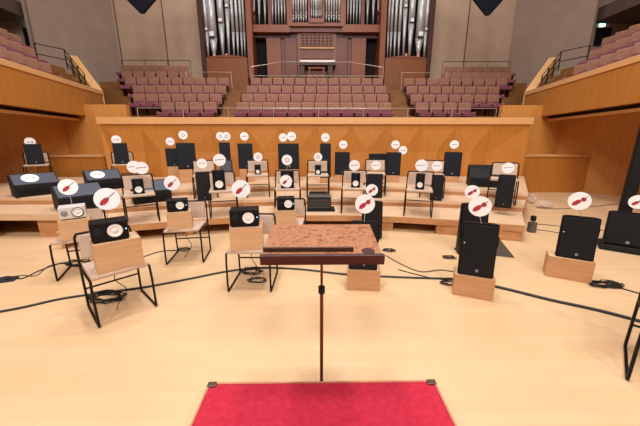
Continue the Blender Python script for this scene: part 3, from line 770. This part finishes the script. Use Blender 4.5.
# speakers standing on a riser in front of a chair
sts = [
 ((195.5, 172.5, 210, 197.5), 5.75, H2, (202, 163.5), (203.5, 160, 6.15), 'left of the centre'),
 ((367, 174.5, 383, 197.0), 5.72, H2, (376, 165.5), (375.5, 160, 6.1), 'right of the centre'),
 ((431.5, 175.5, 444, 198.0), 5.66, H2, (437, 166.0), (434, 160, 6.1), 'right of the upright monitor chair'),
 ((497.5, 175.5, 516, 202.0), 5.42, H2, (508, 168), (506, 160, 6.0), 'at the right end of the risers')]
for (rc, Y, base, sg, (bxp, byp, cY), words) in sts:
    X = on_y(bxp, 165, 5.9).x; cYY = y3(X) - .36; X = on_y(bxp, 165, cYY).x; Y = cYY - .46
    x, zb, w, h = rect(*rc, Y); h = on_y((rc[0] + rc[2]) / 2, rc[1], Y).z - base
    fy = face_eye((x, Y))
    sp = pa((x, Y + .09, base), fy, w * math.cos(fy), h, .16, 'black loudspeaker standing before a middle riser chair, ' + words)
    c = dup(chair0, (X, cYY, base), face_eye((X, cYY)) * .9, 'black tube chair behind a black middle riser loudspeaker, ' + words)
    foot = local(sp, 0, 0, h)
    sign(sg[0], sg[1], foot.y, .185, foot, 'round white sign before a beige chair back, ' + words, 'flute')
# extra tan sign at the right end
# back row on the highest riser
BY = 7.15
back = [
 # rect, Y, signs, words, navy?, support
 ((164.5, 148.5, 179, 166.5), 7.5, [(170, 141.5, 'trumpet')], 'leftmost of the back row pair'),
 ((176, 143, 195, 169.5), 7.1, [(183, 135, 'horn')], 'taller of the back row pair at left'),
 ((237.5, 143.5, 252.5, 169), 7.2, [(244.3, 136.3, 'trumpet')], 'in the back row behind a small chair monitor'),
 ((278, 143.5, 299, 169.5), 7.3, [(283, 137.5, 'gold'), (291.5, 136.3, 'trumpet')], 'widest of the back row, at the centre'),
 ((320, 143.5, 331, 178), 7.05, [(325.3, 137.5, 'trumpet')], 'tall and narrow, just right of the centre'),
 ((335, 152.3, 350, 175), 7.1, [(343.2, 144.6, 'trumpet')], 'beside the tall narrow one'),
 ((386.5, 152.5, 401.5, 175.5), 7.1, [(395.5, 144.6, 'trumpet'), (403, 150.2, 'gold')], 'in the back row under clustered signs'),
 ((444.5, 152.3, 462.5, 176.5), 7.1, [(454.3, 144.5, 'trumpet')], 'rightmost of the back row'),
 ((218.5, 142.5, 229.5, 161), 7.25, [(220.4, 136.3, 'horn'), (226.2, 136.3, 'horn')], 'slim with two signs left of centre'),
]
for (rc, Y, sg, words) in back:
    x, zb, w, h = rect(*rc, Y)
    sup = zb - H3
    yaw = face_eye((x, Y)) * .9; w *= math.cos(yaw)
    if sup > .08:
        wb = wbox((x, Y + .14, H3), w * .92, .26, sup, yaw, 'wooden block under the loudspeaker ' + words, group='wooden blocks on the highest riser', name='wooden_block', m='box2')
    else: zb = H3
    sp = pa((x, Y + .14, zb), yaw, w, h, .24, 'black loudspeaker, ' + words, grille='navygrille')
    for j, (a, b, kd) in enumerate(sg):
        foot = local(sp, (0 if len(sg) == 1 else (-.08, .08)[j]), 0, h)
        sign(a, b, foot.y, .20 if j == 0 or 'widest' not in words else .22, foot, 'small round sign over the loudspeaker ' + words + ((', %s' % ('left', 'right')[j]) if len(sg) > 1 else ''), kd)
# grey speaker in front of the slim one
x, zb, w, h = rect(220, 160.5, 232, 177, 6.5)
wbox((x, 6.62, H3), w * .9, .2, zb - H3, 0, 'wooden block under the small grey loudspeaker left of centre', m='box2', name='wooden_block', group='wooden blocks on the highest riser') if zb - H3 > .08 else None
pa((x, 6.64, max(zb, H3)), 0, w, h, .22, 'small slate grey loudspeaker below the slim one with two signs', grille='wedgegrille')
# left wall speakers on chairs
for (rc, Y, base, cw, sg, words) in (
    ((24, 149.5, 41, 170), 6.9, None, 0, (30, 142), 'by the left wall beyond the wedges'),
    ((111.5, 146, 127.5, 167), 7.0, None, 0, (116.3, 139.8), 'at the left end of the folded wall')):
    x, zb, w, h = rect(*rc, Y)
    yaw = face_eye((x, Y)) * .85
    base = H3; cz = zb - base                             # seat height available
    c = dup(chair0, (x, Y + .14, base), yaw, 'black tube chair holding a loudspeaker ' + words)
    c.scale = (1, 1, 1)
    sp = pa(local(c, 0, -.03, .4635), yaw, w * .78, h, .16, 'black loudspeaker on a chair ' + words, grille='navygrille')
    foot = local(sp, 0, 0, h)
    sign(sg[0], sg[1] , foot.y, .20, foot, 'small round sign over the loudspeaker ' + words, 'trumpet')

# wedge loudspeakers on the left
wd = [((2, 170, 50, 196.5), 5.40, H3, R(52), (30, 178), 'leftmost, flat sign on its grille'),
      ((48, 180, 93, 209.5), 4.83, .405, R(50), None, 'nearest one, behind the silver monitor'),
      ((75, 168.5, 119, 190.5), 6.05, H3, R(44), (97.5, 174.5), 'rearmost one, tilted sign on its grille'),
      ((124, 176, 167, 205), 5.36, H2, R(36), None, 'rightmost one, behind a tube chair')]
for (rc, Y, base, yaw, sg, words) in wd:
    x, zb, w, h = rect(*rc, Y)
    d = .44; hh = .40
    w = {0: .66, 1: .66, 2: .62, 3: .64}[wd.index((rc, Y, base, yaw, sg, words))]
    t, n = wedge((x, Y + .24, base), yaw, w, hh, d, 'dark wedge loudspeaker with slate grille, ' + words)
    if sg:
        c = on_y(sg[0], sg[1], Y + .30)
        # disc lies on the sloping grille
        Q0 = Matrix.Rotation(yaw, 4, 'Z')
        inv = Q0.inverted()
        # intersect the view ray with the grille plane
        N = (Q0.to_3x3() @ n); P0 = local(t, 0, d * (-.14), hh * .76) + N * .0135
        dr = ray(*sg); o_ = Vector((0, 0, EYE)); tt = (P0 - o_).dot(N) / dr.dot(N); hit = o_ + dr * tt
        Z = N; Xa = Q0.to_3x3() @ Vector((1, 0, 0)); Ya = Z.cross(Xa)
        Q = Matrix(((Xa.x, Ya.x, Z.x, 0), (Xa.y, Ya.y, Z.y, 0), (Xa.z, Ya.z, Z.z, 0), (0, 0, 0, 1)))
        s_ = thing('instrument_sign', 'round white sign lying on the slate grille of the %s wedge' % words.split(' one')[0].split(',')[0], 'sign', hit, 0, 'round instrument signs')
        mb = MB(); mb.lathe([(0, -.0035), (.125, -.0035), (.125, 0), (0, 0)], M4=Q, seg=32); dd = mb.build('disc', M['white'], s_)
        for m, e in emblem('trumpet', .11):
            bmesh.ops.transform(e.bm, matrix=Q, verts=e.bm.verts); e.build('printed_instrument', M[m], dd)
# small dark blue wedge at the back and dark round-shouldered monitor at right
x, zb, w, h = rect(373, 154, 387, 163, 7.6)
wbox((x, 7.85, H3), w * 1.3, .3, zb - H3, 0, 'wooden block under the small blue-black box at the back', m='box2', name='wooden_block', group='wooden blocks on the highest riser')
pa((x, 7.8, zb), 0, w * 1.5, h, .25, 'small blue-black box behind the speaker with a cluster of signs', grille='navygrille')
x, zb, w, h = rect(478, 166.5, 499, 184, 6.3)
t = thing('floor_wedge_loudspeaker', 'black rounded floor wedge near the right end of the risers', 'loudspeaker', (x, 6.6, H3), face_eye((x, 6.3)) * .6)
hh = zb + h - H3
MB().prism([(-.25, 0), (-.25, hh * .45), (-.1, hh * .85), (.02, hh), (.16, hh), (.2, hh * .8), (.2, 0)], -w / 2 - .05, w / 2 + .05, M4=Matrix(((0, 0, 1, 0), (1, 0, 0, 0), (0, 1, 0, 0), (0, 0, 0, 1)))).build('cabinet', M['wedge'], t)
MB().box((0, -.24, hh * .3), (w * .9, .04, hh * .3), bev=.01).build('grille', M['navygrille'], t)
# dark amplifier on the middle riser beneath the centre chair
t = thing('amplifier', 'low black amplifier under the middle riser chair at the centre', 'amplifier', (on_z(318, 188, H2).x, 6.0, H2))
MB().box((0, 0, .05), (.38, .20, .09), bev=.01).build('case', M['rubber'], t)
MB().box((0, -.102, .055), (.34, .006, .05)).build('front_plate', M['ampgrey'], t)
# keyboard-like heater box on lowest riser
a = on_z(319, 211.5, H1); x, zb, w, h = rect(306, 193.5, 332.5, 211.5, a.y)
t = thing('amplifier', 'black slatted amplifier box on the lowest riser edge, behind the desk', 'amplifier', (x, a.y + .13, H1))
MB().box((0, 0, .145), (w * .9, .24, .22), bev=.01).build('case', M['rubber'], t)
for k in range(5): MB().box((0, -.124, .07 + .036 * k), (w * .84, .012, .014)).build('vent_slat', M['ampgrey'], t)
MB().box((0.03, 0, .0175), (w * 1.08, .30, .035), bev=.006).build('base_plate', M['rubber'], t)
MB().box((0, 0, .265), (w * .86, .20, .02), bev=.006).build('top_plate', M['ampgrey'], t)

# ------------------------------------------------------------------ right-hand stage speakers
def floor_speaker(blk, sp, sg, dia, words, yaw, led=True):
    a = on_z((blk[0] + blk[2]) / 2, blk[3], 0)
    x, zb, w, h = rect(*blk, a.y); w *= math.cos(yaw)
    fwd = Vector((math.sin(yaw), -math.cos(yaw), 0))
    h *= .93; c0 = Vector((x - .01, a.y, 0)) - fwd * .10
    b = wbox(c0, w, .20, h, yaw, 'wooden block under the black loudspeaker ' + words, m='box2', name='wooden_block', group='wooden blocks on the floor')
    Y = a.y + .03
    x2, z2, w2, h2 = rect(*sp, Y); w2 *= math.cos(yaw)
    cx2 = (sp[0] + sp[2]) / 2
    hh = on_y(cx2, sp[1], Y + .07).z - h
    c1 = Vector((x2 - .03, Y - .02, h)) - fwd * .09
    s = pa(c1, yaw, w2 * .93, hh, .17, 'black loudspeaker ' + words, led=led, handle=True)
    foot = local(s, 0, -.01, hh)
    if sg: sign(sg[0], sg[1], foot.y, dia, foot, 'white sign with red fiddles, over the loudspeaker ' + words, 'violin2')
    return s
floor_speaker((347.5, 269, 380.5, 291), (350, 221.5, 381, 269), (365, 204), .20, 'mostly hidden behind the burl desk', R(-6))
floor_speaker((453, 275.5, 492.5, 298), (457.5, 223, 495.5, 277), (480, 206.5), .20, 'right of the desk, nearer of a pair', R(-24))
floor_speaker((546.5, 258, 589, 280), (555.5, 216.5, 593, 262), (579.5, 201), .20, 'alone between pair and right edge', R(-32))
# rear partners standing on the floor
for (rc, fv, sg, words) in (((362, 203, 382.5, 240), 240, (372, 190), 'standing behind the one by the desk'), ((459, 206, 486, 262), 256, (472.3, 192), 'right of the desk, farther of a pair')):
    a = on_z((rc[0] + rc[2]) / 2, fv, 0); x, zb, w, h = rect(*rc, a.y)
    h = on_y(rc[0], rc[1], a.y).z
    st = thing('speaker_stand', 'black metal stand plate under the loudspeaker ' + words, 'stand', (x, a.y + .14, 0), 0)
    MB().box((0, .0, .012), (w * .8, .24, .024), bev=.004).build('base_plate', M['blackmetal'], st)
    s = pa((x, a.y + .14, .024), R(-3), w, h - .024, .25, 'black loudspeaker ' + words)
    foot = local(s, 0, 0, h - .024)
    sign(sg[0], sg[1], foot.y, .185, foot, 'smaller round sign above the loudspeaker ' + words, 'violin2')
# grey triangular case leaning beside the pair
P = on_z(507, 257.5, 0)
t = thing('padded_cover', 'dark grey triangular cover standing behind the black pair at right', 'cover', P)
A = on_z(488, 255, 0) - P; B = on_z(515, 258, 0) - P; Tp = on_y(499, 238, P.y + .05) - P
mb = MB(); v = [Vector(A), Vector(B), Vector((Tp.x, Tp.y, Tp.z)), Vector((A.x + .02, A.y, Tp.z))]
f = [mb.bm.verts.new(q) for q in v]; g = [mb.bm.verts.new(q + Vector((.01, .16, 0))) for q in v]
mb.bm.faces.new(f); mb.bm.faces.new(g)
for k in range(4): mb.bm.faces.new((f[k], f[(k + 1) % 4], g[(k + 1) % 4], g[k]))
mb.build('panel', M['ampgrey'], t)
# far right: speaker tilted on a black base, and a tall column
a = on_z(622, 254, 0); x, zb, w, h = rect(608, 213.5, 650, 250, a.y + .05)
yw = R(-38)
s = pa((x + .02, a.y + .16, .09), yw, w * .80, .47, .22, 'black loudspeaker at the right edge, on a flat black base', handle=True)
MB().box((0, 0, -.05), (w * .88, .34, .08), bev=.01).build('base', M['rubber'], s)
for s_ in (-1, 1): MB().box((s_ * w * .42, -.12, .02), (.05, .08, .08), bev=.01).build('bracket', M['rubber'], s)
foot = local(s, 0.1, 0, .47); sign(638, 202, foot.y, .19, foot, 'round sign cut by the right edge of the picture', 'violin2')
Y = 5.6; b0 = on_z(628, 228, 0); x0 = on_z(619, 228, 0)
t = thing('column_loudspeaker', 'tall slim black column speaker at the right edge', 'loudspeaker', (x0.x + .02, x0.y, 0), R(-40))
MB().box((0, 0, .02), (.36, .34, .04), bev=.008).build('base_plate', M['rubber'], t)
MB().box((0, 0, 1.07), (.17, .15, 2.06), bev=.012).build('column', M['black'], t)
MB().box((0, -.078, 1.25), (.14, .012, 1.6), bev=.004).build('grille', M['grille'], t)
# chair cut by the right edge
c = dup(chair0, (2.37, 1.80, 0), R(-45), 'black tube chair cut off by the right edge of the picture')
q = on_z(627, 381, 0)
L = Matrix.Rotation(R(-45), 3, 'Z') @ Vector((-.225, -.215, 0)); c.location = (q.x - L.x, q.y - L.y, 0)

# small grey clutter at the right end of the risers
a = on_z(531, 232, 0)
t = thing('cable_connector_box', 'small dark connector box on a bracket at the right end of the lowest riser', 'connector box', (a.x, a.y, 0))
MB().box((0, 0, .09), (.10, .10, .18), bev=.01).build('case', M['ampgrey'], t)
MB().box((-.01, -.01, .25), (.06, .07, .09), bev=.01).build('plug', M['rubber'], t)
MB().cyl((0, 0, .17), (0, 0, .23), .012).build('stem', M['badge'], t)
# crumpled clear plastic bags
for (px, py, w, h, words) in ((543, 207, .42, .16, 'larger crumpled clear plastic bag by the low wooden wall at right'), (532, 203, .2, .24, 'smaller upright clear plastic bag beside the right end of the risers')):
    a = on_z(px, py, 0)
    bm = bmesh.new(); bmesh.ops.create_icosphere(bm, subdivisions=3, radius=1)
    for v in bm.verts:
        k = 1 + random.uniform(-.13, .13); v.co = Vector((v.co.x * w / 2 * k, v.co.y * .14 * k, max(0, v.co.z * k * .6 + .4) * h))
    mb = MB(); mb.bm.free(); mb.bm = bm
    tag(mb.build('plastic_bag', M['plastic'], loc=(a.x, a.y, 0)), words, 'plastic bag')

# ------------------------------------------------------------------ desk, podium
dx = on_y(322, 260, 1.42).x
t = thing('conductor_desk', 'tilted burl wood music desk on a thin pole before the red podium', 'music stand', (dx, 1.50, 0))
FY, FZ, BYd, BZ = 1.335, 1.005, 1.70, 1.055
ang = math.atan2(BZ - FZ, BYd - FY); dl = math.hypot(BZ - FZ, BYd - FY)
Rm = Matrix.Rotation(ang, 3, 'X'); mid = Vector((0, (FY + BYd) / 2 - 1.5, (FZ + BZ) / 2))
MB().box(mid, (.595, dl, .022), rot=Rm, bev=.003).build('desk_top', M['burl'], t)
low = mid + Rm @ Vector((0, -dl / 2 - .008, -.008))
MB().box(low, (.612, .022, .052), rot=Rm, bev=.003).build('front_lip', M['deskdark'], t)
led_ = mid + Rm @ Vector((-.07, -dl / 2 + .038, .022))
MB().box(led_, (.455, .012, .024), rot=Rm, bev=.002).build('page_ledge', M['deskdark'], t)
MB().cyl(mid + Rm @ Vector((.232, -dl / 2 + .035, .0105)), mid + Rm @ Vector((.232, -dl / 2 + .035, .0125)), .034, seg=24).build('cup_hole_disc', M['deskdark'], t)  # flat disc; the darkness of the cup hole is put into its colour
MB().cyl((0, 0, .02), (0, 0, .74), .0105, seg=16).build('lower_pole', M['polewood'], t, smooth=False)
MB().cyl((0, 0, .74), (0, 0, 1.02), .0075, seg=16).build('upper_pole', M['polewood'], t)
MB().cyl((0, 0, .715), (0, 0, .755), .019, seg=16).build('collar', M['rubber'], t)
MB().box((0, 0, 1.012), (.14, .12, .02)).build('mount_plate', M['deskdark'], t)
MB().lathe([(0, 0), (.085, 0), (.085, .012), (.03, .025), (0, .025)]).build('foot', M['rubber'], t)
# podium
pl = on_z(209, 383, .2); pr = on_z(435.5, 383, .2)
pw = pr.x - pl.x; pxm = (pl.x + pr.x) / 2; py = 1.395
t = thing('podium', 'low podium covered in red carpet with pale trim and metal corners', 'podium', (pxm, py - .75, 0))
MB().box((0, 0, .093), (pw, 1.5, .186)).build('body', M['podium_side'], t)
MB().box((0, 0, .192), (pw - .022, 1.478, .012)).build('carpet', M['carpet'], t)
for s_ in (-1, 1):
    MB().box((s_ * (pw / 2 - .0045), 0, .194), (.011, 1.5, .018), bev=.002).build('edge_trim', M['podium_edge'], t)
    MB().box((0, s_ * (.75 - .0045), .194), (pw - .02, .011, .018), bev=.002).build('edge_trim', M['podium_edge'], t)
    for q in (-1, 1):
        MB().box((s_ * (pw / 2 - .022), q * (.75 - .014), .196), (.052, .036, .022), bev=.006).build('corner_bracket', M['bronze'], t)

# ------------------------------------------------------------------ cables
def cable(pts, r, m, label, name='cable', n=8, z=None):
    P = [on_z(x, y, 0) + Vector((0, 0, r)) for x, y in pts]
    return tag(MB().tube(smooth_path(P, n), r, seg=6).build(name, M[m], smooth=True), label, 'cable')
cable([(-20, 316), (20, 309), (60, 300), (100, 294), (145, 288), (190, 279.5), (228, 272), (262, 268.5), (300, 270), (345, 275), (400, 278), (447, 279.5)], .011, 'cable', 'thick dark cable sweeping across the floor from the left edge')
cable([(447, 279.5), (475, 283), (510, 291), (550, 301), (600, 312), (660, 328)], .014, 'cable', 'thick blue-black cable running out to the right edge')
cable([(386, 256), (400, 264), (420, 272), (440, 270.5), (456, 272.5)], .007, 'cable3', 'thin brown cable right of the desk')
cable([(398, 270), (425, 277), (442, 280), (456, 283)], .006, 'cable2', 'thin black cable running to the wooden block under the right pair')
cable([(-10, 281), (8, 277), (22, 279), (40, 271), (62, 264), (90, 267), (128, 262), (160, 252), (180, 251)], .007, 'cable2', 'thin black cable winding under the far left chair')
cable([(0, 283), (20, 276), (36, 276), (50, 266), (70, 262)], .006, 'cable3', 'thin brown cable at the far left, beside the black one')
cable([(527, 224), (545, 225), (575, 228), (604, 231), (650, 238)], .006, 'cable2', 'upper thin cable crossing the floor behind the right speakers')
cable([(527, 229), (545, 231), (570, 235), (605, 241)], .006, 'cable2', 'lower thin cable crossing the floor behind the right speakers')
cable([(536, 208), (560, 209), (600, 206), (618, 204)], .006, 'cable2', 'thin cable along the foot of the right side wall')
cable([(606, 285), (625, 290), (660, 300)], .007, 'cable2', 'thin cable leading from the coil to the right edge')
def coil(px, py, rad, turns, label, m='cable2', r=.006, sq=.6):
    c = on_z(px, py, 0); pts = []
    for k in range(turns * 14):
        a = 2 * math.pi * k / 14; rr = rad * random.uniform(.62, 1.05)
        pts.append(c + Vector((rr * math.cos(a + .3 * random.random()), rr * sq * math.sin(a), r + .0025 * k / 14 * 3)))
    return tag(MB().tube(smooth_path(pts, 3), r, seg=6).build('coiled_cable', M[m], smooth=True), label, 'coiled cable', 'coils of cable')
coil(107, 299, .19, 6, 'large coil of black cable beneath the nearest left chair')
coil(78, 264, .16, 3, 'loose coil of cable beneath the far left chair')
coil(184, 250, .10, 3, 'small coil of cable beneath the third chair from left', r=.004)
coil(252, 272, .14, 4, 'coil of cable beneath the chair left of the desk', r=.005)
coil(257, 281, .11, 3, 'flat coil of cable in the shadow in front of the desk chair', r=.004)
coil(389, 251, .10, 3, 'small coil of cable right of the burl desk', r=.005)
coil(449, 284, .10, 3, 'tangle of cable left of the wooden block under the right pair', r=.005)
coil(449, 258, .09, 3, 'small coil of cable left of the black right-hand pair', r=.005)
coil(606, 286, .18, 5, 'oval coil of black cable beside the right wooden block', sq=.4)
a = on_z(3, 281, 0)
t = thing('floor_socket', 'small blue-black cable box at the left edge of the floor', 'cable box', (a.x, a.y, 0), R(20))
MB().box((0, 0, .012), (.24, .12, .024), bev=.005).build('cover', M['cable'], t)
MB().box((.06, -.02, .03), (.05, .04, .014), bev=.003).build('plug', M['rubber'], t)
# cords hanging beneath the floor chairs
for i, c in enumerate(FS):
    p = [local(c, .02, .05, .42), local(c, -.02, .02, .30), local(c, .05, -.02, .18), local(c, -.03, .0, .06), local(c, -.06, -.02, .008)]
    tag(MB().tube(smooth_path(p, 6), .004, seg=6).build('loose_cable', M['cable2'], smooth=True), 'thin cord hanging beneath the chair ' + floor_sets[i][6], 'cord')

# ------------------------------------------------------------------ light
def area(loc, size, power, col=(1, .965, .95), rot=(0, 0, 0)):
    l = bpy.data.lights.new('ceiling_or_fill_light', 'AREA'); l.shape = 'RECTANGLE'; l.size = size[0]; l.size_y = size[1]; l.energy = power * .95; l.color = col
    o = bpy.data.objects.new('ceiling_or_fill_light', l); C.objects.link(o); o.location = loc; o.rotation_euler = rot; return o
for x in (-1.9, 1.9):
    for y in (1.6, 5.2):
        area((x, y, 11.6), (1.1, 1.1), 330)
for x in (-5, 0, 5): area((x, 12.0, 11.6), (1.5, 1.5), 115)  # extra lamps added to brighten the rear walls and terrace
for x in (-6, -2, 2, 6): area((x, -6.0, 10.5), (1.6, 1.6), 430, rot=(R(50), 0, 0))  # added frontal fill behind the camera for signs and upright faces, no fixture
w = bpy.data.worlds.new('world'); bpy.context.scene.world = w; w.use_nodes = True
w.node_tree.nodes['Background'].inputs[0].default_value = (1, .93, .85, 1); w.node_tree.nodes['Background'].inputs[1].default_value = 0.25
vs = bpy.context.scene.view_settings
vs.view_transform = 'Standard'; vs.look = 'None'; vs.gamma = 1; vs.use_curve_mapping = False; vs.exposure = 0.0
